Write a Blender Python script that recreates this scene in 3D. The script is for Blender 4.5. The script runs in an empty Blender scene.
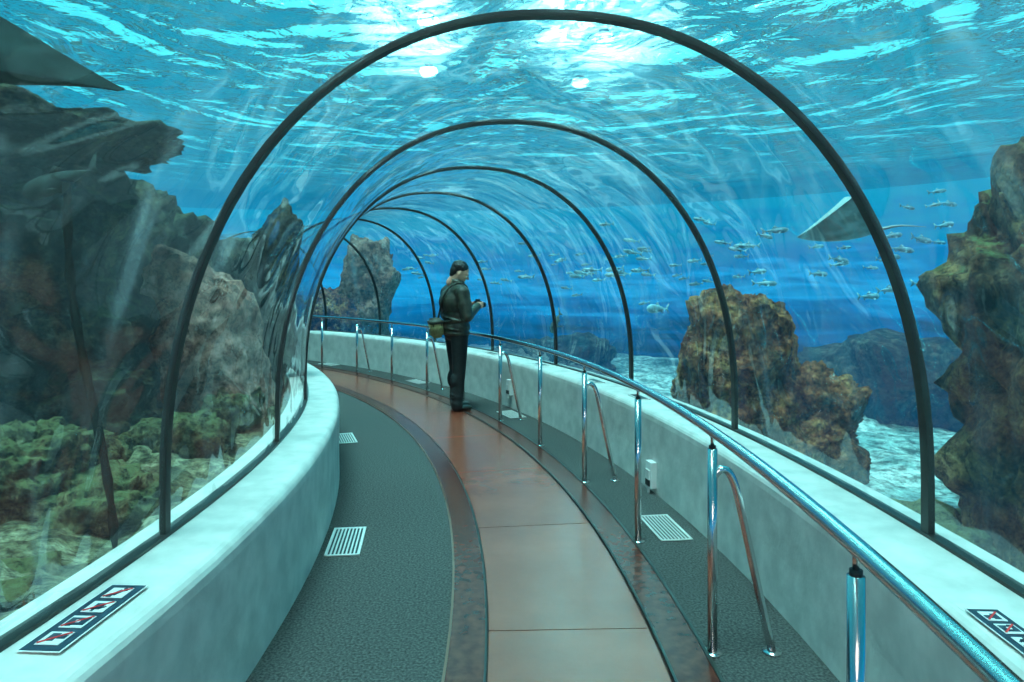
import bpy, bmesh, math, random
from mathutils import Vector, Matrix, noise, Euler

scene = bpy.context.scene
scene.view_settings.view_transform = 'Standard'
CX, CY = -13.5, 2.5
rad = math.radians

def P(R, th, z):
    return Vector((CX + R*math.cos(rad(th)), CY + R*math.sin(rad(th)), z))

# ------------------------------------------------------------------ helpers
def link(o, parent=None):
    scene.collection.objects.link(o)
    if parent is not None:
        o.parent = parent
    return o

def empty(name):
    e = bpy.data.objects.new(name, None)
    e.empty_display_size = 0.1
    return link(e)

def mesh_obj(name, verts, faces, mat=None, parent=None, smooth=False):
    me = bpy.data.meshes.new(name)
    me.from_pydata([tuple(v) for v in verts], [], faces)
    me.update()
    if mat is not None:
        for m in (mat if isinstance(mat, list) else [mat]):
            me.materials.append(m)
    if smooth:
        for p in me.polygons: p.use_smooth = True
    return link(bpy.data.objects.new(name, me), parent)

def fix_normals(o):
    bm = bmesh.new(); bm.from_mesh(o.data)
    bmesh.ops.recalc_face_normals(bm, faces=bm.faces)
    bm.to_mesh(o.data); bm.free()

def sweep(name, prof, th0, th1, step, mat, parent=None, closed=True, smooth=False, cap=True):
    n = max(1, int(round((th1-th0)/step)))
    k = len(prof)
    vs, fs = [], []
    for i in range(n+1):
        th = th0 + (th1-th0)*i/n
        for (R, z) in prof: vs.append(P(R, th, z))
    m = k if closed else k-1
    for i in range(n):
        for j in range(m):
            a = i*k+j; b = i*k+(j+1) % k
            fs.append((a, b, b+k, a+k))
    if closed and cap:
        fs.append(tuple(range(k))[::-1]); fs.append(tuple(n*k+j for j in range(k)))
    o = mesh_obj(name, vs, fs, mat, parent, smooth)
    if closed: fix_normals(o)
    return o

def arc_box(name, R0, R1, z0, z1, th0, th1, mat, parent=None, step=1.0):
    return sweep(name, [(R0, z0), (R1, z0), (R1, z1), (R0, z1)], th0, th1, step, mat, parent)

def tube(name, pts, r, mat, parent=None, seg=12, cyclic=False, radii=None):
    pts = [Vector(p) for p in pts]
    n = len(pts); vs, fs = [], []
    up = Vector((0, 0, 1)); prevN = None
    for i, p in enumerate(pts):
        if i == 0: t = pts[1]-pts[0]
        elif i == n-1: t = pts[-1]-pts[-2]
        else: t = (pts[i+1]-pts[i]).normalized()+(pts[i]-pts[i-1]).normalized()
        t.normalize()
        if prevN is None:
            a = up if abs(t.dot(up)) < 0.9 else Vector((1, 0, 0))
            nn = (a - t*a.dot(t)).normalized()
        else:
            nn = (prevN - t*prevN.dot(t)).normalized()
        prevN = nn; b = t.cross(nn)
        rr = radii[i] if radii else r
        for s in range(seg):
            an = 2*math.pi*s/seg
            vs.append(p + nn*math.cos(an)*rr + b*math.sin(an)*rr)
    for i in range(n-1):
        for s in range(seg):
            a = i*seg+s; c = i*seg+(s+1) % seg
            fs.append((a, c, c+seg, a+seg))
    fs.append(tuple(range(seg))[::-1]); fs.append(tuple((n-1)*seg+s for s in range(seg)))
    o = mesh_obj(name, vs, fs, mat, parent, True)
    fix_normals(o)
    return o

def smooth_path(pts, n=8):
    pts = [Vector(p) for p in pts]
    out = []
    P0 = [pts[0]*2-pts[1]] + pts + [pts[-1]*2-pts[-2]]
    for i in range(1, len(P0)-2):
        a, b, c, d = P0[i-1], P0[i], P0[i+1], P0[i+2]
        for k in range(n):
            t = k/n
            out.append(0.5*((2*b)+(c-a)*t+(2*a-5*b+4*c-d)*t*t+(3*b-a-3*c+d)*t**3))
    out.append(pts[-1])
    return out

# ------------------------------------------------------------------ materials
def new_mat(name):
    m = bpy.data.materials.new(name); m.use_nodes = True
    nt = m.node_tree; nt.nodes.clear()
    out = nt.nodes.new('ShaderNodeOutputMaterial')
    return m, nt, out

def N(nt, t, **kw):
    n = nt.nodes.new(t)
    for k, v in kw.items():
        if k in n.inputs.keys():
            n.inputs[k].default_value = v
        else:
            setattr(n, k, v)
    return n

def ramp(nt, stops, interp='LINEAR'):
    r = nt.nodes.new('ShaderNodeValToRGB')
    cr = r.color_ramp; cr.interpolation = interp
    while len(cr.elements) < len(stops): cr.elements.new(0.5)
    for e, (p, c) in zip(cr.elements, stops):
        e.position = p; e.color = (*c, 1) if len(c) == 3 else c
    return r

def simple(name, col, rough=0.5, metal=0.0, nscale=None, namt=0.2, bump=0.0, spec=0.5, coat=0.0, col2=None, detail=6, bdist=0.01):
    m, nt, out = new_mat(name)
    b = nt.nodes.new('ShaderNodeBsdfPrincipled')
    b.inputs['Roughness'].default_value = rough
    b.inputs['Metallic'].default_value = metal
    b.inputs['Specular IOR Level'].default_value = spec
    b.inputs['Coat Weight'].default_value = coat
    b.inputs['Coat Roughness'].default_value = 0.12
    L = nt.links
    if nscale:
        g = nt.nodes.new('ShaderNodeNewGeometry')
        nz = nt.nodes.new('ShaderNodeTexNoise'); nz.inputs['Scale'].default_value = nscale
        nz.inputs['Detail'].default_value = detail
        L.new(g.outputs['Position'], nz.inputs['Vector'])
        c2 = col2 if col2 else tuple(min(1, c*(1+namt)) for c in col)
        c1 = tuple(c*(1-namt) for c in col) if not col2 else col
        r = ramp(nt, [(0.35, c1), (0.65, c2)])
        L.new(nz.outputs['Fac'], r.inputs[0]); L.new(r.outputs[0], b.inputs['Base Color'])
        if bump:
            bp = nt.nodes.new('ShaderNodeBump'); bp.inputs['Strength'].default_value = bump
            bp.inputs['Distance'].default_value = bdist
            L.new(nz.outputs['Fac'], bp.inputs['Height']); L.new(bp.outputs[0], b.inputs['Normal'])
    else:
        b.inputs['Base Color'].default_value = (*col, 1)
    L.new(b.outputs[0], out.inputs[0])
    return m

def painted_haze_mix(nt, shader_out, out, near, far, lo, hi, col):  # water haze painted as emission, stronger with distance from a fixed point
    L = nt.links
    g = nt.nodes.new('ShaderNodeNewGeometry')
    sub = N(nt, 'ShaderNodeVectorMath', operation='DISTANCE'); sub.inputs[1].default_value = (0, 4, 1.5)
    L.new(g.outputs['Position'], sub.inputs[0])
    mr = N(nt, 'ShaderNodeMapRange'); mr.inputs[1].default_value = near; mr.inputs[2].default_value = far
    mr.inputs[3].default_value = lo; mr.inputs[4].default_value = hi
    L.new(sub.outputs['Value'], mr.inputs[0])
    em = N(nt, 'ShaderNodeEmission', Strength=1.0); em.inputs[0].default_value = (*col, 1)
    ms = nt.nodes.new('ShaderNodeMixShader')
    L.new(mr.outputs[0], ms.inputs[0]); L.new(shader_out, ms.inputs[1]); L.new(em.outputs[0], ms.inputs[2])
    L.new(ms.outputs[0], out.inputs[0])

def rock_mat(name, c1, c2, c3, scale=2.2, bump=0.9, haze=1.0, top=None, bdist=0.06, hcol=(0.004, 0.15, 0.34), near=3, lo=0.03):
    m, nt, out = new_mat(name); L = nt.links
    g = nt.nodes.new('ShaderNodeNewGeometry')
    b = nt.nodes.new('ShaderNodeBsdfPrincipled'); b.inputs['Roughness'].default_value = 0.9
    b.inputs['Specular IOR Level'].default_value = 0.15
    nz = N(nt, 'ShaderNodeTexNoise', Scale=scale, Detail=10.0, Roughness=0.7)
    nz2 = N(nt, 'ShaderNodeTexNoise', Scale=scale*6, Detail=8.0, Roughness=0.75)
    vo = N(nt, 'ShaderNodeTexVoronoi', Scale=scale*5)
    for n in (nz, nz2, vo): L.new(g.outputs['Position'], n.inputs['Vector'])
    r = ramp(nt, [(0.38, c1), (0.5, c2), (0.60, c3)])
    L.new(nz.outputs['Fac'], r.inputs[0])
    r2 = ramp(nt, [(0.40, (0.10, 0.10, 0.10)), (0.62, (1.5, 1.5, 1.5))])
    L.new(nz2.outputs['Fac'], r2.inputs[0])
    mx = nt.nodes.new('ShaderNodeMix'); mx.data_type = 'RGBA'; mx.blend_type = 'MULTIPLY'
    mx.inputs[0].default_value = 0.9
    L.new(r.outputs[0], mx.inputs[6]); L.new(r2.outputs[0], mx.inputs[7])
    col = mx.outputs[2]
    if top:
        sx = nt.nodes.new('ShaderNodeSeparateXYZ'); L.new(g.outputs['Normal'], sx.inputs[0])
        ad = N(nt, 'ShaderNodeMath', operation='MULTIPLY'); L.new(sx.outputs[2], ad.inputs[0]); L.new(nz2.outputs['Fac'], ad.inputs[1])
        rr = ramp(nt, [(0.34, (0, 0, 0)), (0.5, (1, 1, 1))]); L.new(ad.outputs[0], rr.inputs[0])
        m2 = nt.nodes.new('ShaderNodeMix'); m2.data_type = 'RGBA'
        L.new(rr.outputs[0], m2.inputs[0]); L.new(col, m2.inputs[6]); m2.inputs[7].default_value = (*top, 1)
        col = m2.outputs[2]
    L.new(col, b.inputs['Base Color'])
    ad2 = N(nt, 'ShaderNodeMath', operation='ADD'); L.new(nz2.outputs['Fac'], ad2.inputs[0]); L.new(vo.outputs['Distance'], ad2.inputs[1])
    bp = N(nt, 'ShaderNodeBump', Strength=bump, Distance=bdist)
    L.new(ad2.outputs[0], bp.inputs['Height']); L.new(bp.outputs[0], b.inputs['Normal'])
    painted_haze_mix(nt, b.outputs[0], out, near, 22, lo, 0.85*haze, hcol)
    return m

M_plaster = simple('painted_concrete', (0.50, 0.50, 0.48), 0.6, nscale=7, bump=0.7, col2=(0.66, 0.65, 0.62), detail=9, spec=0.3)
M_carpet = simple('grey_carpet', (0.030, 0.029, 0.029), 0.95, nscale=90, bump=0.8, col2=(0.092, 0.085, 0.085), spec=0.05)
M_border = simple('dark_stone_border', (0.050, 0.009, 0.007), 0.25, nscale=22, col2=(0.10, 0.024, 0.016), spec=0.18)
M_joint = simple('joint_dark', (0.03, 0.010, 0.008), 0.6, spec=0.1)
M_brass = simple('brass_inlay', (0.16, 0.06, 0.035), 0.4, metal=0.3)
M_steel = simple('stainless_steel', (0.70, 0.68, 0.67), 0.18, metal=1.0)
M_seal = simple('black_seal', (0.020, 0.019, 0.018), 0.45, spec=0.4)
M_grille = simple('grille_metal', (0.74, 0.72, 0.70), 0.4, metal=0.2)
M_black = simple('black_plastic', (0.01, 0.01, 0.011), 0.5)
M_white = simple('white_plastic', (0.75, 0.75, 0.74), 0.4)
M_red = simple('red_print', (0.6, 0.02, 0.02), 0.5)
M_navy = simple('navy_print', (0.012, 0.028, 0.05), 0.5)

def path_mat():
    m, nt, out = new_mat('terracotta_panel'); L = nt.links
    g = nt.nodes.new('ShaderNodeNewGeometry')
    b = nt.nodes.new('ShaderNodeBsdfPrincipled')
    b.inputs['Specular IOR Level'].default_value = 0.36
    b.inputs['Roughness'].default_value = 0.22
    a = N(nt, 'ShaderNodeTexNoise', Scale=2.0, Detail=8.0, Roughness=0.6)
    c = N(nt, 'ShaderNodeTexNoise', Scale=60.0, Detail=3.0)
    for n in (a, c): L.new(g.outputs['Position'], n.inputs['Vector'])
    r = ramp(nt, [(0.28, (0.165, 0.034, 0.020)), (0.5, (0.195, 0.043, 0.025)), (0.74, (0.235, 0.055, 0.033))])
    L.new(a.outputs['Fac'], r.inputs[0])
    L.new(r.outputs[0], b.inputs['Base Color'])
    bp = N(nt, 'ShaderNodeBump', Strength=0.12, Distance=0.003); L.new(c.outputs['Fac'], bp.inputs['Height']); L.new(bp.outputs[0], b.inputs['Normal'])
    L.new(b.outputs[0], out.inputs[0])
    return m
M_path = path_mat()

def glass_mat():
    m, nt, out = new_mat('acrylic'); L = nt.links
    g = nt.nodes.new('ShaderNodeNewGeometry')
    nz = N(nt, 'ShaderNodeTexNoise', Scale=1.5, Detail=2.0, Distortion=0.6)
    L.new(g.outputs['Position'], nz.inputs['Vector'])
    bp = N(nt, 'ShaderNodeBump', Strength=0.8, Distance=0.10); L.new(nz.outputs['Fac'], bp.inputs['Height'])
    tr = nt.nodes.new('ShaderNodeBsdfTransparent'); tr.inputs[0].default_value = (0.95, 0.985, 0.99, 1)
    gl = nt.nodes.new('ShaderNodeBsdfGlossy'); gl.inputs['Roughness'].default_value = 0.05
    gl.inputs[0].default_value = (0.95, 0.98, 1, 1)
    L.new(bp.outputs[0], gl.inputs['Normal'])
    fr = N(nt, 'ShaderNodeLayerWeight', Blend=0.5)
    rr = ramp(nt, [(0.0, (0.07,)*3), (0.55, (0.15,)*3), (0.8, (0.32,)*3), (1.0, (0.75,)*3)])
    L.new(fr.outputs['Facing'], rr.inputs[0])
    ms = nt.nodes.new('ShaderNodeMixShader')
    L.new(rr.outputs[0], ms.inputs[0]); L.new(tr.outputs[0], ms.inputs[1]); L.new(gl.outputs[0], ms.inputs[2])
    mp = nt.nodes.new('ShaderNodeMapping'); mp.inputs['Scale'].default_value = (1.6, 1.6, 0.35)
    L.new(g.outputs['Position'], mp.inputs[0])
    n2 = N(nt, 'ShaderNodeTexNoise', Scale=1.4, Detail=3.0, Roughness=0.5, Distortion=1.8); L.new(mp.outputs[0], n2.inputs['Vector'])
    r2 = ramp(nt, [(0.48, (0.014,)*3), (0.60, (0.055,)*3), (0.72, (0.20,)*3)]); L.new(n2.outputs['Fac'], r2.inputs[0])  # whitish glare on the acrylic painted as translucent streaks
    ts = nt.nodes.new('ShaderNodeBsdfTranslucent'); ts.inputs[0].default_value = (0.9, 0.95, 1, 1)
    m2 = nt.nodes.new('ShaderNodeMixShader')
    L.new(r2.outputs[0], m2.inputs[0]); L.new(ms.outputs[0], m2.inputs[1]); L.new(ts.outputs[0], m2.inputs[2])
    L.new(m2.outputs[0], out.inputs[0])
    return m
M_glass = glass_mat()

def water_mat():
    m, nt, out = new_mat('water_surface'); L = nt.links
    g = nt.nodes.new('ShaderNodeNewGeometry')
    mp = nt.nodes.new('ShaderNodeMapping'); mp.inputs['Scale'].default_value = (0.95, 0.75, 1.0)
    mp.inputs['Rotation'].default_value = (0, 0, 0.5)
    L.new(g.outputs['Position'], mp.inputs[0])
    n0 = N(nt, 'ShaderNodeTexNoise', Scale=0.42, Detail=2.0, Distortion=1.5)
    n1 = N(nt, 'ShaderNodeTexNoise', Scale=1.2, Detail=4.0, Roughness=0.45, Distortion=1.2)
    n2 = N(nt, 'ShaderNodeTexNoise', Scale=5.0, Detail=3.0, Distortion=1.0)
    for n in (n0, n1, n2): L.new(mp.outputs[0], n.inputs['Vector'])
    b0 = N(nt, 'ShaderNodeBump', Strength=1.0, Distance=2.1); L.new(n0.outputs['Fac'], b0.inputs['Height'])
    b1 = N(nt, 'ShaderNodeBump', Strength=1.0, Distance=0.38); L.new(n1.outputs['Fac'], b1.inputs['Height'])
    L.new(b0.outputs[0], b1.inputs['Normal'])
    b2 = N(nt, 'ShaderNodeBump', Strength=1.0, Distance=0.055); L.new(n2.outputs['Fac'], b2.inputs['Height'])
    L.new(b1.outputs[0], b2.inputs['Normal'])
    lw = N(nt, 'ShaderNodeLayerWeight', Blend=0.5); L.new(b2.outputs[0], lw.inputs['Normal'])
    rr = ramp(nt, [(0.45, (0.04,)*3), (0.87, (0.90,)*3)]); L.new(lw.outputs['Facing'], rr.inputs[0])
    tr = nt.nodes.new('ShaderNodeBsdfTransparent'); tr.inputs[0].default_value = (0.22, 0.74, 0.80, 1)
    rf = nt.nodes.new('ShaderNodeBsdfRefraction'); rf.inputs['IOR'].default_value = 1.14
    rf.inputs[0].default_value = (0.11, 0.88, 0.95, 1); rf.inputs['Roughness'].default_value = 0.03
    L.new(b2.outputs[0], rf.inputs['Normal'])
    m1 = nt.nodes.new('ShaderNodeMixShader'); m1.inputs[0].default_value = 0.68
    L.new(tr.outputs[0], m1.inputs[1]); L.new(rf.outputs[0], m1.inputs[2])
    gl = nt.nodes.new('ShaderNodeBsdfGlossy'); gl.inputs['Roughness'].default_value = 0.05
    gl.inputs[0].default_value = (0.5, 1.0, 0.9, 1); L.new(b2.outputs[0], gl.inputs['Normal'])
    ms = nt.nodes.new('ShaderNodeMixShader')
    L.new(rr.outputs[0], ms.inputs[0]); L.new(m1.outputs[0], ms.inputs[1]); L.new(gl.outputs[0], ms.inputs[2])
    painted_haze_mix(nt, ms.outputs[0], out, 6, 21, 0.0, 0.85, (0.0, 0.30, 0.58))
    return m

def tankwall_mat():
    m, nt, out = new_mat('painted_water_glow'); L = nt.links
    g = nt.nodes.new('ShaderNodeNewGeometry')
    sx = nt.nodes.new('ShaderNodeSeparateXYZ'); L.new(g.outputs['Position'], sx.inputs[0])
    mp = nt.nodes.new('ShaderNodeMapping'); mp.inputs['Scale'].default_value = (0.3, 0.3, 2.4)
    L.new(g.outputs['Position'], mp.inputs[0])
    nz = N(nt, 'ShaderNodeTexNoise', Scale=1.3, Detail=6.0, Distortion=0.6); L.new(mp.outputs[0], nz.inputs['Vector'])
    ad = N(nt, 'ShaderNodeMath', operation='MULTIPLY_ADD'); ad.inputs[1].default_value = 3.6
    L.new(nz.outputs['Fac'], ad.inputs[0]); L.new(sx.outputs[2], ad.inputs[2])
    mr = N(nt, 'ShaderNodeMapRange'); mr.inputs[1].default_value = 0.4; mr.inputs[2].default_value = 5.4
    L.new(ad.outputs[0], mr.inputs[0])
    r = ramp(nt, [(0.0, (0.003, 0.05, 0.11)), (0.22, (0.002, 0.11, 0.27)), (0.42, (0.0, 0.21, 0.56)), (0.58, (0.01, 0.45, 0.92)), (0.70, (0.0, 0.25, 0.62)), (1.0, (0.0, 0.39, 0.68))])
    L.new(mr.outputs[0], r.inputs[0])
    em = N(nt, 'ShaderNodeEmission', Strength=1.0); L.new(r.outputs[0], em.inputs[0])  # glow of the water column painted onto the wall, graded by height
    L.new(em.outputs[0], out.inputs[0])
    return m

# ------------------------------------------------------------------ tunnel shell
TH0, TH1 = -26, 88
sweep('floor', [(12.3, -0.12), (14.9, -0.12), (14.9, 0.0), (12.3, 0.0)], TH0, TH1, 1.0, M_carpet)

walk = empty('walkway')
seg_a = 5.4
th = -2.9 + 4.9 - 5*seg_a
i = 0
while th < TH1:
    arc_box('panel_%d' % i, 13.41, 14.09, 0.001, 0.008, th+0.014, min(th+seg_a-0.014, TH1), M_path, walk, 0.9)
    th += seg_a; i += 1
arc_box('panel_bed', 13.40, 14.10, 0.0005, 0.003, TH0, TH1, M_joint, walk)
arc_box('border_inner', 13.25, 13.395, 0.001, 0.009, TH0, TH1, M_border, walk)
arc_box('border_outer', 14.115, 14.27, 0.001, 0.009, TH0, TH1, M_border, walk)
arc_box('inlay_inner', 13.395, 13.404, 0.001, 0.011, TH0, TH1, M_seal, walk)
arc_box('inlay_outer', 14.10, 14.112, 0.001, 0.016, TH0, TH1, M_seal, walk)
arc_box('edge_trim', 14.27, 14.285, 0.001, 0.014, TH0, TH1, M_seal, walk)
arc_box('edge_trim_inner', 13.24, 13.25, 0.001, 0.012, TH0, TH1, M_brass, walk)

def wall_prof(sign, Rin, Rout):
    pts = [(Rin, 0.0), (Rin+sign*0.004, 0.25), (Rin, 0.50)]
    for k in range(1, 6):
        a = k/5*math.pi/2
        pts.append((Rin+sign*0.05*(1-math.cos(a)), 0.515+0.05*math.sin(a)))
    pts += [(Rout, 0.57), (Rout+sign*0.10, 0.56), (Rout+sign*0.12, -0.8), (Rin, -0.8)]
    return pts
sweep('wall_right', wall_prof(1, 14.72, 15.03), TH0, TH1, 1.0, M_plaster)
sweep('wall_left', wall_prof(-1, 12.51, 12.22), TH0, TH1, 1.0, M_plaster)
arc_box('trim_1', 14.985, 15.03, 0.565, 0.582, TH0, TH1, M_seal)
arc_box('trim_2', 12.22, 12.265, 0.565, 0.582, TH0, TH1, M_seal)

# arch profile
RC, A, B, ZC, EX = 13.625, 1.375, 1.70, 0.75, 2.15
def arch(da=0.0, n=56):
    pts = [(RC-(A+da), 0.575)]
    for i in range(n+1):
        t = math.pi*(1 - i/n)
        c, s = math.cos(t), math.sin(t)
        x = (A+da)*math.copysign(abs(c)**(2/EX), c); z = (B+da)*abs(s)**(2/EX)
        pts.append((RC+x, ZC+z))
    pts.append((RC+(A+da), 0.575))
    return pts
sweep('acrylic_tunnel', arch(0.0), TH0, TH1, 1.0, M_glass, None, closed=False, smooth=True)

rings = empty('tunnel_arch_ribs')
def ring(th, idx):
    pin, pout = arch(-0.011), arch(0.013)
    hw = 0.021/RC*57.3
    vs, fs = [], []
    k = len(pin)
    for (pr, tt) in ((pin, th-hw), (pout, th-hw), (pout, th+hw), (pin, th+hw)):
        for (R, z) in pr: vs.append(P(R, tt, z))
    for s in range(4):
        a0 = s*k; b0 = ((s+1) % 4)*k
        for j in range(k-1):
            fs.append((a0+j, a0+j+1, b0+j+1, b0+j))
    fs.append((0, k, 2*k, 3*k)); fs.append((k-1, 2*k-1, 3*k-1, 4*k-1)[::-1])
    o = mesh_obj('ring_%d' % idx, vs, fs, M_seal, rings, False)
    fix_normals(o)
for i in range(-3, 13):
    ring(0.1 + 7.0*i, i+3)

# ------------------------------------------------------------------ handrail
hr = empty('handrail')
RR, RZ = 14.29, 0.90
tube('rail', [P(RR, -24+0.8*i, RZ) for i in range(int(108/0.8))], 0.021, M_steel, hr, 16)
post_th = [-3.7 + 4.9*i for i in range(-3, 17)]
def disc(name, c, r, h, mat, parent, seg=20):
    return tube(name, [c, c+Vector((0, 0, h))], r, mat, parent, seg)
for i, t in enumerate(post_th):
    p = P(RR+0.015, t, 0)
    tube('post_%d' % i, [p+Vector((0, 0, 0.0)), p+Vector((0, 0, 0.82))], 0.0195, M_steel, hr, 14)
    disc('collar_%d' % i, p+Vector((0, 0, 0.82)), 0.0145, 0.014, M_black, hr)
    tube('pin_%d' % i, [p+Vector((0, 0, 0.83)), p+Vector((0, 0, 0.865)), P(RR, t, 0.89)], 0.008, M_steel, hr, 8)
    disc('flange_%d' % i, p+Vector((0, 0, 0.001)), 0.038, 0.008, M_steel, hr)
    if (i-4) % 2 == 0:
        q = [P(RR+0.02, t, 0.71), P(RR+0.045, t, 0.735), P(RR+0.075, t, 0.73), P(RR+0.10, t, 0.69), P(RR+0.125, t, 0.60), P(RR+0.19, t, 0.30), P(RR+0.255, t, 0.0)]
        tube('brace_%d' % i, smooth_path(q, 5), 0.0165, M_steel, hr, 12)
        disc('brace_flange_%d' % i, P(RR+0.255, t, 0.001), 0.036, 0.008, M_steel, hr)

# ------------------------------------------------------------------ floor grilles
def box_local(vs, fs, o, ex, ey, ez, sx, sy, sz):
    b = len(vs)
    for dz in (-1, 1):
        for dx, dy in ((-1, -1), (1, -1), (1, 1), (-1, 1)):
            vs.append(o + ex*dx*sx/2 + ey*dy*sy/2 + ez*dz*sz/2)
    for f in ((0, 3, 2, 1), (4, 5, 6, 7), (0, 1, 5, 4), (1, 2, 6, 5), (2, 3, 7, 6), (3, 0, 4, 7)):
        fs.append(tuple(b+q for q in f))
def frame(R, th):
    return Vector((math.cos(rad(th)), math.sin(rad(th)), 0)), Vector((-math.sin(rad(th)), math.cos(rad(th)), 0)), Vector((0, 0, 1))
def grille(R, th, w=0.19, l=0.44):
    g = empty('floor_vent_grille')
    ex, ey, ez = frame(R, th); c = P(R, th, 0)
    vs, fs = [], []; box_local(vs, fs, c+ez*0.002, ex, ey, ez, w, l, 0.003)
    mesh_obj('duct', vs, fs, M_black, g)
    vs, fs = [], []
    for s in (-1, 1):
        box_local(vs, fs, c+ez*0.006+ex*s*(w/2-0.004), ex, ey, ez, 0.008, l, 0.006)
        box_local(vs, fs, c+ez*0.006+ey*s*(l/2-0.007), ex, ey, ez, w, 0.014, 0.006)
    n = 9
    for k in range(n):
        box_local(vs, fs, c+ez*0.006+ex*(-w/2+w*(k+0.5)/n), ex, ey, ez, w/n*0.42, l, 0.005)
    mesh_obj('slats', vs, fs, M_grille, g)
for (R, t) in ((12.64, 6.9), (14.53, 6.9), (14.55, 22), (12.62, 19.5), (14.55, 34), (14.55, 46), (12.66, -8)):
    grille(R, t)

for (t, z, s) in ((9.7, 0.13, 1.0), (23.6, 0.25, 1.0), (-8, 0.15, 1.0)):
    g = empty('wall_socket_box')
    ex, ey, ez = frame(14.72, t); c = P(14.70, t, z)
    vs, fs = [], []; box_local(vs, fs, c, ex, ey, ez, 0.045, 0.10, 0.18); mesh_obj('housing', vs, fs, M_white, g)
    vs, fs = [], []; box_local(vs, fs, c-ex*0.026, ex, ey, ez, 0.012, 0.07, 0.07); mesh_obj('cover', vs, fs, M_grille, g)
    vs, fs = [], []; box_local(vs, fs, c-ex*0.026-ez*0.055, ex, ey, ez, 0.012, 0.07, 0.045); mesh_obj('outlet', vs, fs, M_black, g)
    vs, fs = [], []; box_local(vs, fs, c-ex*0.02-ez*0.11, ex, ey, ez, 0.012, 0.02, 0.04); mesh_obj('conduit', vs, fs, M_grille, g)
for t in (12.2, 16.0, 21.5, 27, 33, 39):
    g = empty('ledge_drain_plate')
    ex, ey, ez = frame(14.86, t); c = P(14.86, t, 0.572)
    vs, fs = [], []; box_local(vs, fs, c, ex, ey, ez, 0.09, 0.26, 0.008); mesh_obj('plate', vs, fs, M_grille, g)
    vs, fs = [], []; box_local(vs, fs, c+ez*0.004, ex, ey, ez, 0.06, 0.22, 0.004); mesh_obj('slot', vs, fs, M_black, g)

# ------------------------------------------------------------------ pictogram signs
def sign(R, t, flip, sc=1.0):
    g = empty('prohibition_sign')
    ex, ey, ez = frame(R, t); c = P(R, t, 0.577)
    if flip: ex, ey = -ex, -ey
    def bx(nm, u, v, z, su, sv, mat, ang=0.0):
        vs, fs = [], []
        a, b = ey*math.cos(ang)+ex*math.sin(ang), -ey*math.sin(ang)+ex*math.cos(ang)
        box_local(vs, fs, c+(ey*u+ex*v)*sc+ez*z, a, b, ez, su*sc, sv*sc, 0.0015)
        mesh_obj(nm, vs, fs, mat, g)
    bx('plate', 0, 0, -0.001, 0.375, 0.104, M_navy)
    bx('plate_edge', 0, 0, -0.002, 0.383, 0.112, M_white)
    for k in range(4):
        u = -0.131+0.0873*k
        bx('cell_%d' % k, u, 0, 0.0014, 0.064, 0.062, M_white)
        if k == 0:
            bx('figure_body', u, 0.0, 0.0024, 0.034, 0.016, M_navy, 0.4); bx('figure_head', u+0.022, 0.012, 0.0024, 0.014, 0.014, M_navy); bx('figure_leg', u-0.020, -0.012, 0.0024, 0.022, 0.010, M_navy, -0.5)
        if k == 1:
            bx('hand', u, 0, 0.0024, 0.036, 0.026, M_navy); bx('finger', u+0.02, 0.004, 0.0024, 0.018, 0.008, M_navy); bx('thumb', u+0.006, -0.016, 0.0024, 0.018, 0.008, M_navy, 0.8)
        if k == 2:
            bx('camera', u, 0, 0.0024, 0.040, 0.052, M_navy); bx('lens', u, 0, 0.0031, 0.014, 0.014, M_white); bx('flash', u+0.02, 0.012, 0.0024, 0.010, 0.014, M_navy)
        if k == 3:
            bx('cup', u-0.004, 0.008, 0.0024, 0.038, 0.022, M_navy); bx('burger', u-0.006, -0.016, 0.0024, 0.020, 0.022, M_navy)
        bx('slash_%d' % k, u, 0, 0.0038, 0.078, 0.006, M_red, 0.78)
sign(12.36, -2.75, True)
sign(14.812, -2.75, False, 0.80)

# ------------------------------------------------------------------ tank
TEAL = (0.008, 0.105, 0.15)
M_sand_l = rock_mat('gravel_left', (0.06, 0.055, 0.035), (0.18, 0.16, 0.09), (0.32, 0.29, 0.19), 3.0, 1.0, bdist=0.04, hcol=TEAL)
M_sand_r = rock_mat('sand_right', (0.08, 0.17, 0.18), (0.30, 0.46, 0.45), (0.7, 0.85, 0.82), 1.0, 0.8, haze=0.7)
def hL(x, y):
    n = noise.fractal(Vector((x*0.9, y*0.9, 1.7)), 0.8, 2.1, 5)
    r = math.hypot(x-CX, y-CY)
    e = max(0, 12.2-r)
    return 0.36 + 0.22*n*min(1, e+0.25) - 0.02*e + 0.03*noise.noise(Vector((x*9, y*9, 0)))
def hR(x, y):
    n = noise.fractal(Vector((x*0.6, y*0.6, 5.1)), 0.9, 2.1, 5)
    return -0.50 + 0.18*n - 0.02*max(0, math.hypot(x-CX, y-CY)-15)
TC = Vector((-4.0, 5.0, 0)); TR = 19.0
def polar_sheet(name, R0, R1, nr, t0, t1, nt_, hf, mat, parent):
    vs, fs = [], []
    for i in range(nr+1):
        f = (i/nr); R = R0+(R1-R0)*f
        for j in range(nt_+1):
            t = t0+(t1-t0)*j/nt_
            p = P(R, t, 0)
            q = Vector((p.x-TC.x, p.y-TC.y, 0))
            if q.length > TR-0.05:
                q = q.normalized()*(TR-0.05); p = Vector((TC.x+q.x, TC.y+q.y, 0))
            p.z = hf(p.x, p.y); vs.append(p)
    for i in range(nr):
        for j in range(nt_):
            a = i*(nt_+1)+j
            fs.append((a, a+nt_+1, a+nt_+2, a+1))
    return mesh_obj(name, vs, fs, mat, parent, True)
sb = empty('seabed')
polar_sheet('seabed_inner', 12.1, 2.0, 110, -40, 100, 330, hL, M_sand_l, sb)
polar_sheet('seabed_outer', 15.15, 34, 120, -45, 110, 260, hR, M_sand_r, sb)

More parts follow.
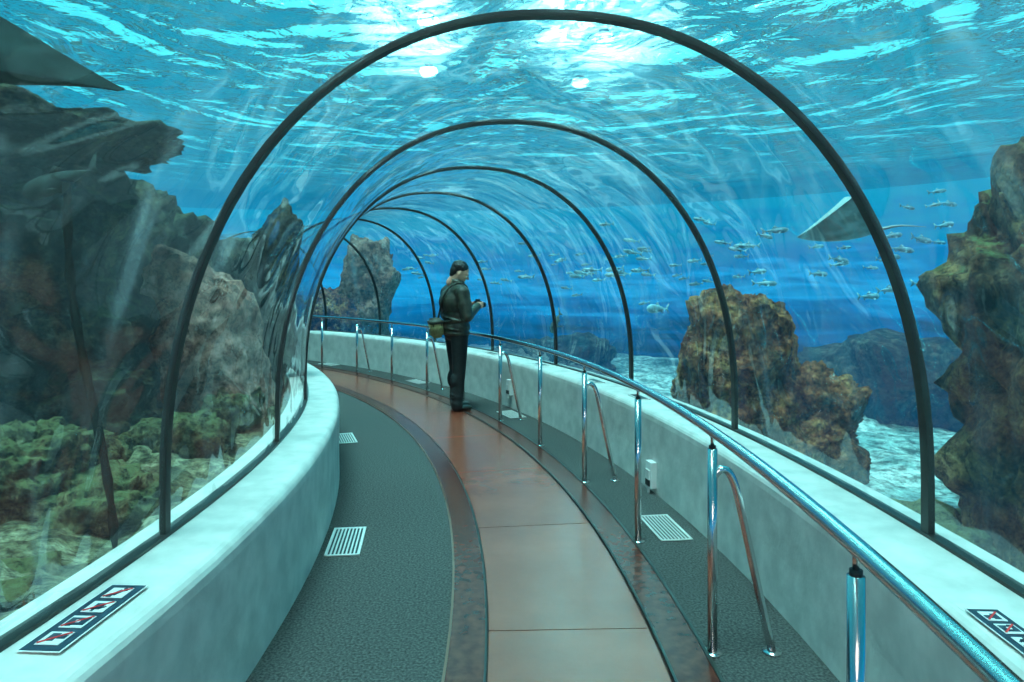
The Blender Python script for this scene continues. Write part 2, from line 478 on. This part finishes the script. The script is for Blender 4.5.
vs, fs = [], []
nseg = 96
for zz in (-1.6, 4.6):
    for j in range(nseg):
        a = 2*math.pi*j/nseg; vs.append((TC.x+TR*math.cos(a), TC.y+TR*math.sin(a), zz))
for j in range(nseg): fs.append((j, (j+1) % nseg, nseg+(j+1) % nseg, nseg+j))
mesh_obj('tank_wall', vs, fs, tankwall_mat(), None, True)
bm = bmesh.new()
bmesh.ops.create_circle(bm, cap_ends=True, segments=96, radius=TR-0.01, matrix=Matrix.Translation((TC.x, TC.y, 4.0)))
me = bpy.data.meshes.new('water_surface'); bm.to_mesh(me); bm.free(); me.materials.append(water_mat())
link(bpy.data.objects.new('water_surface', me))

# ------------------------------------------------------------------ rocks
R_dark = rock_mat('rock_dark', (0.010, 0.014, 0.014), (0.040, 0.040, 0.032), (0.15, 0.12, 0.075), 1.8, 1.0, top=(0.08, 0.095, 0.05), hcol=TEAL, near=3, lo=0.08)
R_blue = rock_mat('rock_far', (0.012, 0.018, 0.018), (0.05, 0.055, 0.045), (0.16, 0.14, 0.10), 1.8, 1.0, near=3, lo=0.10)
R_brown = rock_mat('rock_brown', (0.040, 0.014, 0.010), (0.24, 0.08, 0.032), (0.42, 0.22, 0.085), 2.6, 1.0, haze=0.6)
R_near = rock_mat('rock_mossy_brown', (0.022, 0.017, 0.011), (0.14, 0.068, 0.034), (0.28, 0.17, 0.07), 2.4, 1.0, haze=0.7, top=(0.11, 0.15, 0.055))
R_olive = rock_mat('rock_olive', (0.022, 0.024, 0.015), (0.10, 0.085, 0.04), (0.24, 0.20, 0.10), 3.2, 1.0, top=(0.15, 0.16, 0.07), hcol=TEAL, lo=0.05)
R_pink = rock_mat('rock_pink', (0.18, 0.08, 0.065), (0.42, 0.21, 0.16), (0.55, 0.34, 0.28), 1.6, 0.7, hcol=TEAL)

def rock(name, loc, sc, mat, seed=0, amp=0.35, freq=1.3, sub=5, rot=0.0, strata=0.0, lean=(0, 0)):
    bm = bmesh.new()
    bmesh.ops.create_icosphere(bm, subdivisions=sub, radius=1.0)
    off = Vector((seed*7.3, seed*3.1, seed*1.7))
    for v in bm.verts:
        d = v.co.normalized()
        mx = max(abs(d.x), abs(d.y), abs(d.z)); d2 = d*(1/mx)*0.35 + d*0.65
        q = Vector((d2.x*sc[0], d2.y*sc[1], d2.z*sc[2]))
        f = noise.fractal(q*freq+off, 0.75, 2.1, 6)
        rg = 1-abs(noise.noise(q*freq*1.7+off*2))*2
        k = 1+amp*f+amp*0.35*rg
        if strata: k += strata*math.sin(q.z*9+3*noise.noise(q*1.2+off))*0.5
        q2 = q*k
        q2 += d*(noise.fractal(q*6+off, 0.6, 2.2, 5)*0.07)
        q2.x += lean[0]*q2.z; q2.y += lean[1]*q2.z
        v.co = q2
    bmesh.ops.recalc_face_normals(bm, faces=bm.faces)
    me = bpy.data.meshes.new(name); bm.to_mesh(me); bm.free()
    me.materials.append(mat)
    for p in me.polygons: p.use_smooth = True
    o = bpy.data.objects.new(name, me); o.location = loc; o.rotation_euler = (0, 0, rot)
    return link(o)

# left tank
rock('rock_cliff', (-5.1, 4.9, 1.0), (1.9, 2.1, 1.65), R_dark, 1, 0.26, 0.9, 6, strata=0.12)
rock('rock_cliff', (-4.75, 7.9, 0.9), (1.5, 1.7, 1.5), R_dark, 2, 0.3, 1.0, 6, strata=0.10)
rock('rock_ledge', (-4.0, 5.0, 2.56), (1.2, 1.0, 0.18), R_dark, 3, 0.3, 1.6, 5, lean=(0, 0))
rock('rock_ledge', (-3.8, 4.9, 1.45), (0.7, 0.8, 0.24), R_dark, 9, 0.3, 1.6, 5)
rock('rock_pillar', (-2.68, 6.3, 0.80), (0.42, 0.4, 0.90), R_pink, 4, 0.22, 1.3, 5, lean=(-0.20, 0))
rock('rock_pillar', (-2.40, 6.9, 1.15), (0.23, 0.22, 1.02), R_dark, 5, 0.22, 1.2, 5, lean=(0.12, 0))
rock('boulder', (-2.75, 3.7, 0.42), (0.5, 0.42, 0.26), R_olive, 6, 0.35, 1.8, 6)
rock('boulder', (-2.15, 3.55, 0.34), (0.40, 0.30, 0.14), R_olive, 7, 0.35, 2.0, 5)
rock('boulder', (-3.2, 5.1, 0.45), (0.55, 0.5, 0.34), R_dark, 8, 0.35, 1.8, 5)
rock('boulder', (-2.25, 4.9, 0.40), (0.28, 0.3, 0.14), R_olive, 10, 0.35, 2.0, 5)
rock('boulder', (-2.35, 5.9, 0.38), (0.22, 0.3, 0.20), R_olive, 11, 0.35, 2.0, 5)
rock('boulder', (-2.2, 2.4, 0.28), (0.5, 0.4, 0.14), R_olive, 12, 0.35, 2.0, 5)
rock('rock_cliff', (-7.5, 12.0, 0.6), (2.2, 1.6, 1.3), R_dark, 13, 0.3, 0.9, 5)
# right tank
rock('rock_outcrop', (4.13, 4.6, 0.86), (0.95, 0.9, 1.68), R_near, 14, 0.24, 1.2, 6)
rock('rock_outcrop', (2.36, 7.3, 0.3), (0.52, 0.6, 1.03), R_brown, 15, 0.25, 1.5, 6)
rock('rock_outcrop', (3.0, 7.5, -0.15), (0.70, 0.6, 0.62), R_brown, 16, 0.3, 1.5, 6)
rock('boulder', (3.1, 5.2, -0.5), (0.6, 0.5, 0.25), R_olive, 17, 0.35, 1.5, 5)
rock('rock_outcrop', (6.9, 11.5, -0.3), (1.6, 1.2, 0.8), R_blue, 19, 0.35, 1.2, 5)
rock('rock_outcrop', (-3.1, 15.0, 1.0), (0.50, 0.6, 1.5), R_pink, 20, 0.35, 1.0, 5, lean=(0.15, 0))
rock('rock_outcrop', (-4.0, 14.8, 0.6), (0.9, 0.7, 0.8), R_brown, 21, 0.35, 1.0, 5)
rock('rock_outcrop', (0.8, 14.5, -0.3), (1.2, 0.8, 0.6), R_blue, 22, 0.35, 1.0, 5)
M_kelp = simple('kelp', (0.004, 0.006, 0.006), 0.9, spec=0.05)
kp = [Vector((-1.74+0.03*math.sin(z*3.1)-0.09*z, 3.05+0.03*math.cos(z*2), z)) for z in [0.32+0.1*i for i in range(17)]]
tube('kelp_stalk', kp, 0.03, M_kelp, None, 8, radii=[0.010+0.012*abs(math.sin(i*1.7)) for i in range(17)])

# ------------------------------------------------------------------ fish
M_fish = simple('fish_silver', (0.18, 0.40, 0.48), 0.35, nscale=12, namt=0.4)
M_fishg = simple('fish_grey', (0.10, 0.15, 0.15), 0.5, nscale=12, namt=0.4)
M_fishl = simple('fish_slate', (0.02, 0.03, 0.03), 0.8, nscale=12, namt=0.4, spec=0.1)
def fish_geo(vs, fs, L, H, W, M, curve=0.0, nst=14, ns=10):
    b = len(vs)
    for i in range(nst+1):
        u = i/nst
        prof = (math.sin(math.pi*min(1, u*1.02)**0.62))**0.8 if 0 < u < 0.98 else 0.02
        prof = max(prof, 0.10 if u > 0.5 else 0.02)
        x = L*(0.5-u*0.88)
        yb = curve*math.sin(u*math.pi*1.3)*L
        for s in range(ns):
            a = 2*math.pi*s/ns
            vs.append(M @ Vector((x, yb+W/2*prof*math.cos(a), H/2*prof*math.sin(a))))
    for i in range(nst):
        for s in range(ns):
            p = b+i*ns+s; q = b+i*ns+(s+1) % ns
            fs.append((p, q, q+ns, p+ns))
    fs.append(tuple(b+s for s in range(ns)))
    fs.append(tuple(b+nst*ns+s for s in range(ns))[::-1])
    yb = curve*math.sin(math.pi*1.3)*L
    def fin(pts, th=0.008):
        k = len(vs); m = len(pts)
        for sgn in (-1, 1):
            for p in pts:
                q = Vector(p); vs.append(M @ (q+Vector((0, sgn*th*L, 0))))
        fs.append(tuple(range(k, k+m))); fs.append(tuple(range(k+m, k+2*m))[::-1])
        for j in range(m):
            fs.append((k+j, k+m+j, k+m+(j+1) % m, k+(j+1) % m))
    tx = L*(0.5-0.88)
    fin([(tx+0.03*L, yb, 0.02*L), (tx-0.12*L, yb, H*0.6), (tx-0.15*L, yb, H*0.57), (tx-0.07*L, yb, 0), (tx-0.12*L, yb, -H*0.5), (tx+0.03*L, yb, -0.02*L)])
    fin([(0.12*L, 0, H*0.45), (0.0, 0, H*0.75), (-0.04*L, 0, H*0.6), (-0.10*L, 0, H*0.35)])
    fin([(-0.12*L, yb*.5, -H*0.3), (-0.2*L, yb*.6, -H*0.55), (-0.24*L, yb*.7, -H*0.22)])
    for sg in (-1, 1):
        k = len(vs)
        for p in ((0.22*L, sg*W*0.4, -H*0.15), (0.12*L, sg*W*0.4, -H*0.2), (0.02*L, sg*(W*0.5+0.14*L), -H*0.5), (0.08*L, sg*(W*0.5+0.16*L), -H*0.45)):
            vs.append(M @ Vector(p))
        fs.append((k, k+1, k+2, k+3))
def fish(name, loc, L, H, W, yaw, pitch, mat, curve=0.0):
    vs, fs = [], []
    fish_geo(vs, fs, L, H, W, Matrix.Identity(4), curve, 26, 16)
    o = mesh_obj(name, vs, fs, [mat], None, True)
    fix_normals(o)
    o.matrix_world = Matrix.Translation(loc) @ Euler((0, pitch, yaw)).to_matrix().to_4x4()
    return o
fish('grouper_fish', (-2.48, 3.85, 2.05), 0.42, 0.12, 0.07, rad(190), rad(24), M_fishl, 0.02)
fish('grouper_fish', (2.0, 9.6, 1.15), 0.35, 0.12, 0.06, rad(200), 0, M_fish)
fish('grouper_fish', (0.62, 9.9, 0.95), 0.40, 0.14, 0.06, rad(120), rad(50), M_fishg)

def school(name, c, ext, n, seed, mat, yaw0, lmin=0.16, lmax=0.32):
    random.seed(seed); vs, fs = [], []
    for _ in range(n):
        l = random.uniform(lmin, lmax)
        loc = Vector((c[0]+random.uniform(-1, 1)*ext[0], c[1]+random.uniform(-1, 1)*ext[1], c[2]+random.gauss(0, 0.5)*ext[2]))
        Mx = Matrix.Translation(loc) @ Euler((0, random.uniform(-.2, .2), yaw0+random.uniform(-.3, .3))).to_matrix().to_4x4()
        fish_geo(vs, fs, l, l*0.24, l*0.12, Mx, random.uniform(-.05, .05), 8, 6)
    return mesh_obj(name, vs, fs, mat, None, True)
school('fish_school', (2.3, 13.0, 1.9), (2.2, 1.6, 0.7), 48, 1, M_fish, rad(185), 0.2, 0.38)
school('fish_school', (6.2, 12.0, 2.0), (2.2, 1.8, 0.7), 38, 2, M_fish, rad(10), 0.25, 0.55)
school('fish_school', (-0.5, 16.5, 1.9), (2.0, 1.2, 0.7), 24, 3, M_fish, rad(170))

def ray_fish(name, loc, size, rot, skin, belly, lift=0.12, thick=0.14, span=0.62):
    vs, fs = [], []
    nu, nv = 24, 14
    def pt(u, v, s):
        au = abs(u)
        front = 0.42*(1-au**1.3) - 0.10*au
        back = -0.38*(1-au**0.9) - 0.16*au
        x = front+(back-front)*v
        th = thick*(1-au)**1.3*math.sin(math.pi*v)**0.7+0.003
        z = lift*au**1.4 + s*th*0.5
        return Vector((x*size, u*span*size, z*size))
    for s in (1, -1):
        for i in range(nu+1):
            for j in range(nv+1):
                vs.append(pt(-1+2*i/nu, j/nv, s))
    K = (nu+1)*(nv+1)
    for s in (0, 1):
        for i in range(nu):
            for j in range(nv):
                a = s*K+i*(nv+1)+j
                f = (a, a+nv+1, a+nv+2, a+1); fs.append(f if s == 0 else f[::-1])
    for i in range(nu):
        a = i*(nv+1); fs.append((a, a+nv+1, K+a+nv+1, K+a)); a += nv; fs.append((a, K+a, K+a+nv+1, a+nv+1))
    k = len(vs)
    for i in range(11):
        u = i/10; r = 0.018*(1-u)+0.002
        for a in range(6):
            vs.append(Vector((-0.36-0.4*u, r*math.cos(a*1.047), 0.02*math.sin(u*4)+r*math.sin(a*1.047)))*size)
    for i in range(10):
        for a in range(6):
            p = k+i*6+a; q = k+i*6+(a+1) % 6; fs.append((p, q, q+6, p+6))
    o = mesh_obj(name, vs, fs, [skin, belly], None, True)
    fix_normals(o)
    for p in o.data.polygons:
        if p.normal.z < -0.3: p.material_index = 1
    o.location = loc; o.rotation_euler = rot
ray_fish('stingray', (3.76, 8.0, 2.07), 1.12, (rad(-6), rad(4), rad(158)), simple('ray_skin', (0.13, 0.22, 0.25), 0.7, nscale=6, namt=0.35, spec=0.2), simple('ray_belly', (0.26, 0.38, 0.40), 0.7, spec=0.2), lift=0.36, thick=0.16)
ray_fish('eagle_ray', (-3.93, 4.9, 3.16), 2.0, (rad(14), rad(-20), rad(95)), simple('dark_ray_skin', (0.010, 0.018, 0.018), 0.95, nscale=6, namt=0.4, spec=0.05), simple('dark_ray_belly', (0.022, 0.034, 0.022), 0.95, nscale=5, namt=0.4, spec=0.05), lift=0.02, thick=0.30)

# ------------------------------------------------------------------ person
man = empty('visitor_man')
def cap(bm, a, b, ra, rb, seg=14):
    a, b = Vector(a), Vector(b)
    for (c, r) in ((a, ra), (b, rb)):
        bmesh.ops.create_uvsphere(bm, u_segments=seg, v_segments=10, radius=r, matrix=Matrix.Translation(c))
    d = b-a
    q = d.to_track_quat('Z', 'Y').to_matrix().to_4x4()
    bmesh.ops.create_cone(bm, cap_ends=True, segments=seg, radius1=ra, radius2=rb, depth=d.length, matrix=Matrix.Translation((a+b)/2) @ q)
def ell(bm, c, s, rot=(0, 0, 0)):
    M = Matrix.Translation(c) @ Euler(rot).to_matrix().to_4x4() @ Matrix.Diagonal((*s, 1))
    bmesh.ops.create_uvsphere(bm, u_segments=20, v_segments=14, radius=1.0, matrix=M)
def remeshed(name, bm, vox, mats, parent, assign=None, smooth_it=4):
    me = bpy.data.meshes.new(name+'_src'); bm.to_mesh(me); bm.free()
    o = bpy.data.objects.new(name+'_src', me); scene.collection.objects.link(o)
    md = o.modifiers.new('r', 'REMESH'); md.mode = 'VOXEL'; md.voxel_size = vox
    ms = o.modifiers.new('s', 'SMOOTH'); ms.iterations = smooth_it; ms.factor = 0.5
    dg = bpy.context.evaluated_depsgraph_get()
    m2 = bpy.data.meshes.new_from_object(o.evaluated_get(dg))
    bpy.data.objects.remove(o)
    m2.name = name; m2.materials.clear()
    for m in mats: m2.materials.append(m)
    for p in m2.polygons:
        p.use_smooth = True
        p.material_index = assign(p.center) if assign else 0
    return link(bpy.data.objects.new(name, m2), parent)

M_jacket = simple('jacket_cloth', (0.016, 0.014, 0.010), 0.5, nscale=14, col2=(0.050, 0.043, 0.028), bump=0.5)
M_pants = simple('black_trousers', (0.006, 0.006, 0.008), 0.75, nscale=18, namt=0.4, bump=0.4)
M_shoe = simple('shoe_leather', (0.02, 0.016, 0.014), 0.4)
M_skin = simple('skin', (0.72, 0.36, 0.24), 0.5)
M_hair = simple('black_hair', (0.010, 0.007, 0.006), 0.5, nscale=60, namt=0.5, bump=0.6)
M_bag = simple('bag_canvas', (0.30, 0.26, 0.11), 0.8, nscale=40, namt=0.2, bump=0.3)
M_bagd = simple('bag_trim', (0.04, 0.04, 0.03), 0.7)

bm = bmesh.new()
for s, dx in ((1, 0.05), (-1, -0.03)):
    cap(bm, (0.0, 0.09*s, 0.92), (dx*0.6+0.01, 0.095*s, 0.50), 0.108, 0.080)
    cap(bm, (dx*0.6+0.01, 0.095*s, 0.50), (dx-0.01, 0.10*s, 0.10), 0.080, 0.068)
    ell(bm, (dx*0.6-0.02, 0.095*s, 0.36), (0.078, 0.074, 0.12))
    cap(bm, (dx-0.012, 0.10*s, 0.10), (dx-0.008, 0.10*s, 0.055), 0.072, 0.070)
    for k in range(3): ell(bm, (dx-0.01, 0.10*s, 0.10+0.045*k), (0.078, 0.076, 0.014), (0.2*(-1)**k, 0.2, 0))
ell(bm, (-0.02, 0, 0.93), (0.135, 0.175, 0.12))
ell(bm, (-0.005, 0, 0.98), (0.160, 0.205, 0.12))
ell(bm, (0.0, 0, 1.12), (0.158, 0.205, 0.16))
ell(bm, (-0.03, 0, 1.27), (0.170, 0.222, 0.17))
cap(bm, (-0.02, -0.145, 1.39), (-0.02, 0.145, 1.39), 0.092, 0.092)
cap(bm, (-0.02, 0, 1.40), (0.01, 0, 1.49), 0.095, 0.066)
ell(bm, (-0.005, 0, 0.905), (0.165, 0.208, 0.035))
for s in (1, -1):
    sh = (-0.02, 0.21*s, 1.375); el = (0.0, 0.285*s, 1.11); wr = (0.215, 0.115*s, 1.215)
    cap(bm, sh, el, 0.085, 0.070); cap(bm, el, wr, 0.070, 0.048)
    cap(bm, (0.195, 0.128*s, 1.206), wr, 0.050, 0.050)
    ell(bm, (-0.01, 0.255*s, 1.25), (0.082, 0.072, 0.08))
    for k in range(4):
        ell(bm, (-0.01+0.008*k, (0.245+0.012*k)*s, 1.24-0.04*k), (0.082, 0.068, 0.013), (0.3, 0.25, 0))
for k in range(5):
    ell(bm, (-0.02, 0.0, 0.96+0.06*k), (0.160, 0.210, 0.013), (0.12*(-1)**k, 0.12, 0))
remeshed('body', bm, 0.011, [M_pants, M_jacket], man, lambda c: 0 if c.z < 0.885 else 1, 3)
vs, fs = [], []
for k, (r, z) in enumerate(((0.088, 1.44), (0.080, 1.49), (0.088, 1.52), (0.074, 1.515), (0.066, 1.45))):
    for j in range(20):
        a = 2*math.pi*j/20
        vs.append(Vector((0.0+r*math.cos(a)*0.95+(z-1.44)*0.25, r*math.sin(a), z-0.02*math.cos(a))))
for k in range(4):
    for j in range(20):
        fs.append((k*20+j, k*20+(j+1) % 20, (k+1)*20+(j+1) % 20, (k+1)*20+j))
mesh_obj('collar', vs, fs, M_jacket, man, True)
for s, dx in ((1, 0.05), (-1, -0.03)):
    bm = bmesh.new()
    ell(bm, (dx+0.00, 0.100*s, 0.045), (0.065, 0.042, 0.045)); ell(bm, (dx+0.09, 0.105*s, 0.034), (0.10, 0.047, 0.036))
    ell(bm, (dx-0.03, 0.100*s, 0.035), (0.045, 0.038, 0.036)); cap(bm, (dx-0.04, 0.100*s, 0.012), (dx+0.15, 0.105*s, 0.012), 0.013, 0.013)
    cap(bm, (dx+0.0, 0.100*s, 0.05), (dx, 0.100*s, 0.09), 0.05, 0.045)
    o = remeshed('shoe', bm, 0.008, [M_shoe], man, None, 2)
    for v in o.data.vertices: v.co.z = max(v.co.z, 0.0)

def head():
    h = bpy.data.objects.new('head', None); link(h, man)
    bm = bmesh.new()
    ell(bm, (-0.012, 0, 0.035), (0.096, 0.076, 0.090))
    ell(bm, (0.025, 0, -0.02), (0.066, 0.060, 0.080)); ell(bm, (0.045, 0, -0.078), (0.036, 0.038, 0.030))
    cap(bm, (0.07, 0.022, 0.022), (0.07, -0.022, 0.022), 0.024, 0.024)
    cap(bm, (0.086, 0, 0.012), (0.108, 0, -0.020), 0.008, 0.012)
    ell(bm, (0.098, 0.010, -0.024), (0.010, 0.008, 0.007)); ell(bm, (0.098, -0.010, -0.024), (0.010, 0.008, 0.007))
    for s in (1, -1):
        ell(bm, (0.060, 0.032*s, -0.018), (0.028, 0.022, 0.026))
        ell(bm, (-0.005, 0.080*s, -0.005), (0.018, 0.010, 0.032), (0, 0.15, 0.3*s))
    cap(bm, (0.082, 0.015, -0.047), (0.082, -0.015, -0.047), 0.008, 0.008)
    cap(bm, (0.078, 0.013, -0.057), (0.078, -0.013, -0.057), 0.009, 0.009)
    cap(bm, (-0.02, 0, -0.03), (-0.045, 0, -0.14), 0.058, 0.056)
    remeshed('face', bm, 0.005, [M_skin], h, None, 3)
    for s in (1, -1):
        bm = bmesh.new(); ell(bm, (0.083, 0.030*s, 0.002), (0.011, 0.013, 0.008))
        me = bpy.data.meshes.new('eye'); bm.to_mesh(me); bm.free(); me.materials.append(M_white); link(bpy.data.objects.new('eye', me), h)
        bm = bmesh.new(); ell(bm, (0.092, 0.030*s, 0.002), (0.004, 0.006, 0.006))
        me = bpy.data.meshes.new('pupil'); bm.to_mesh(me); bm.free(); me.materials.append(M_black); link(bpy.data.objects.new('pupil', me), h)
        bm = bmesh.new(); cap(bm, (0.093, 0.016*s, 0.020), (0.084, 0.044*s, 0.020), 0.004, 0.003)
        me = bpy.data.meshes.new('eyebrow'); bm.to_mesh(me); bm.free(); me.materials.append(M_hair); link(bpy.data.objects.new('eyebrow', me), h)
    bm = bmesh.new(); cap(bm, (0.089, 0.018, -0.052), (0.089, -0.018, -0.052), 0.0025, 0.0025)
    me = bpy.data.meshes.new('mouth'); bm.to_mesh(me); bm.free(); me.materials.append(simple('lip', (0.3, 0.1, 0.09), 0.5)); link(bpy.data.objects.new('mouth', me), h)
    random.seed(5)
    bm = bmesh.new()
    ell(bm, (-0.026, 0, 0.054), (0.100, 0.084, 0.084)); ell(bm, (-0.064, 0, 0.010), (0.058, 0.076, 0.072))
    ell(bm, (-0.070, 0, -0.045), (0.038, 0.058, 0.035))
    for k in range(90):
        a = random.uniform(0, 2*math.pi); e = random.uniform(0.1, 1.4)
        x = math.cos(a)*math.cos(e); y = math.sin(a)*math.cos(e); z = math.sin(e)
        if x > 0.45 and z < 0.55: continue
        c = Vector((-0.026+0.096*x, 0.080*y, 0.050+0.084*z))
        cap(bm, c, c+Vector((random.uniform(-.015, .015), random.uniform(-.012, .012), -0.012)), 0.010, 0.004, 8)
    remeshed('hair', bm, 0.0055, [M_hair], h, None, 1)
    h.location = (0.05, 0, 1.605); h.rotation_euler = (0, rad(26), rad(-28)); h.scale = (1.06, 1.06, 1.04)
head()

def hand(side):
    s = side
    bm = bmesh.new()
    w = Vector((0.215, 0.115*s, 1.215))
    palm = Vector((0.262, 0.082*s, 1.228))
    cap(bm, w, palm, 0.026, 0.028)
    ell(bm, palm, (0.042, 0.018, 0.040), (0, 0, -0.6*s))
    for f in range(4):
        z = 1.258-0.020*f; ln = (0.9, 1.0, 0.95, 0.78)[f]
        a = palm+Vector((0.030, -0.004*s, z-1.228))
        b = a+Vector((0.030*ln, -0.016*s, 0.004)); c = b+Vector((0.012*ln, -0.024*s*ln, 0.0)); d = c+Vector((-0.008, -0.018*s*ln, -0.002))
        cap(bm, a, b, 0.0095, 0.0088, 8); cap(bm, b, c, 0.0088, 0.008, 8); cap(bm, c, d, 0.008, 0.007, 8)
    a = palm+Vector((-0.015, -0.008*s, 0.012)); b = a+Vector((0.012, -0.022*s, 0.018)); c = b+Vector((0.016, -0.018*s, 0.006))
    cap(bm, a, b, 0.013, 0.010, 8); cap(bm, b, c, 0.010, 0.008, 8)
    remeshed('hand_left' if s > 0 else 'hand_right', bm, 0.0038, [M_skin], man, None, 2)
hand(1); hand(-1)
vs, fs = [], []; X, Y, Z = Vector((1, 0, 0)), Vector((0, 1, 0)), Vector((0, 0, 1))
box_local(vs, fs, Vector((0.285, 0, 1.235)), X, Y, Z, 0.05, 0.125, 0.08)
box_local(vs, fs, Vector((0.285, 0, 1.285)), X, Y, Z, 0.04, 0.05, 0.025)
mesh_obj('camera_body', vs, fs, M_black, man)
tube('camera_lens', [(0.31, 0, 1.232), (0.35, 0, 1.230), (0.38, 0, 1.228)], 0.032, M_black, man, 18, radii=[0.034, 0.034, 0.030])

def rbox(name, c, size, mat, bev=0.02, rot=(0, 0, 0)):
    bm = bmesh.new(); bmesh.ops.create_cube(bm, size=1.0)
    for v in bm.verts: v.co = Vector((v.co.x*size[0], v.co.y*size[1], v.co.z*size[2]))
    bmesh.ops.bevel(bm, geom=list(bm.edges), offset=bev, segments=3, affect='EDGES')
    me = bpy.data.meshes.new(name); bm.to_mesh(me); bm.free(); me.materials.append(mat)
    for p in me.polygons: p.use_smooth = True
    o = bpy.data.objects.new(name, me); o.location = c; o.rotation_euler = rot
    return link(o, man)
bx_, by_ = -0.225, 0.08
brz = rad(-14)
rbox('bag_body', (bx_, by_, 0.965), (0.14, 0.27, 0.22), M_bag, 0.03, (0, rad(-6), brz))
rbox('bag_flap', (bx_-0.006, by_, 1.035), (0.15, 0.282, 0.09), M_bagd, 0.025, (0, rad(-6), brz))
rbox('bag_buckle', (bx_-0.075, by_+0.01, 0.955), (0.012, 0.03, 0.03), M_steel, 0.004, (0, rad(-6), brz))
st = smooth_path([(-0.20, 0.08, 1.05), (-0.198, 0.02, 1.18), (-0.205, -0.06, 1.31), (-0.13, -0.12, 1.45), (-0.02, -0.14, 1.490), (0.085, -0.11, 1.44), (0.155, 0.0, 1.30), (0.170, 0.12, 1.12), (0.06, 0.225, 1.03), (-0.10, 0.23, 1.04), (-0.20, 0.08, 1.05)], 6)
tube('bag_strap', st, 0.012, M_bagd, man, 8)
man.location = (-0.655, 8.22, 0.008)
man.rotation_euler = (0, 0, rad(30))

# ------------------------------------------------------------------ lights + world
w = bpy.data.worlds.new('hall_daylight'); scene.world = w; w.use_nodes = True
nt = w.node_tree; bg = nt.nodes['Background']; L = nt.links
tc = nt.nodes.new('ShaderNodeTexCoord')
def wdot(v):
    dp = N(nt, 'ShaderNodeVectorMath', operation='DOT_PRODUCT'); dp.inputs[1].default_value = Vector(v).normalized()
    L.new(tc.outputs['Generated'], dp.inputs[0]); return dp.outputs['Value']
wr_ = ramp(nt, [(0.0, (0.04, 0.20, 0.24)), (0.45, (0.11, 0.40, 0.46)), (0.75, (0.28, 0.70, 0.77)), (0.92, (0.50, 0.88, 0.94)), (0.985, (0.85, 0.95, 0.97))])
L.new(wdot((0.05, 0.84, 0.52)), wr_.inputs[0])
g1 = ramp(nt, [(0.9945, (0, 0, 0)), (0.9995, (1, 0.97, 0.92))]); L.new(wdot((0.11, 0.93, 0.38)), g1.inputs[0])
g2 = ramp(nt, [(0.9960, (0, 0, 0)), (0.9995, (0.8, 0.79, 0.76))]); L.new(wdot((-0.13, 0.92, 0.36)), g2.inputs[0])
def addc(a, b, f=1.0):
    m = nt.nodes.new('ShaderNodeMix'); m.data_type = 'RGBA'; m.blend_type = 'ADD'; m.inputs[0].default_value = 1.0
    m.clamp_result = False
    s = N(nt, 'ShaderNodeVectorMath', operation='SCALE'); s.inputs['Scale'].default_value = f
    L.new(b, s.inputs[0]); L.new(a, m.inputs[6]); L.new(s.outputs[0], m.inputs[7]); return m.outputs[2]
c = addc(wr_.outputs[0], g1.outputs[0], 22.0); c = addc(c, g2.outputs[0], 16.0)
L.new(c, bg.inputs[0]); bg.inputs[1].default_value = 1.65

sun = bpy.data.lights.new('daylight', 'SUN'); sun.energy = 31.0; sun.angle = rad(30); sun.color = (1.0, 0.46, 0.41)
so = bpy.data.objects.new('daylight', sun); so.rotation_euler = (rad(14), rad(-6), 0); link(so)
al = bpy.data.lights.new('added_fill_light', 'AREA'); al.energy = 32; al.shape = 'DISK'; al.size = 0.9; al.color = (1.0, 0.84, 0.72)  # unseen lamp behind the camera, added to brighten the tunnel interior
ao = bpy.data.objects.new('added_fill_light', al); ao.location = (-0.05, -1.6, 2.25)
ao.rotation_euler = (rad(62), 0, 0); link(ao)

M_lamp, nt, out = new_mat('lamp_glow')
em = N(nt, 'ShaderNodeEmission', Strength=60.0); em.inputs[0].default_value = (1, 0.98, 0.92, 1); nt.links.new(em.outputs[0], out.inputs[0])
def floodlight(loc, r):
    g = empty('ceiling_floodlight')
    c = Vector(loc)
    tube('bulb', [c, c+Vector((0, 0, 0.10)), c+Vector((0, 0, 0.2))], r, M_lamp, g, 24, radii=[r*0.7, r, r*0.9])
    tube('shade', [c+Vector((0, 0, 0.21)), c+Vector((0, 0, 0.3))], r*0.5, M_white, g, 24)
for l in ((1.6, 13.0, 7.0), (2.1, 16.0, 7.0), (1.9, 19.5, 7.0), (-1.8, 15.0, 7.0), (-2.2, 18.5, 7.0)):
    floodlight(l, 0.24)

# ------------------------------------------------------------------ camera
cam = bpy.data.cameras.new('camera'); cam.sensor_width = 36; cam.lens = 24.6; cam.shift_y = -0.0547
cam.clip_end = 200
co = bpy.data.objects.new('camera', cam); co.location = (0, 0, 1.475); co.rotation_euler = (rad(90), 0, 0); link(co)
scene.camera = co
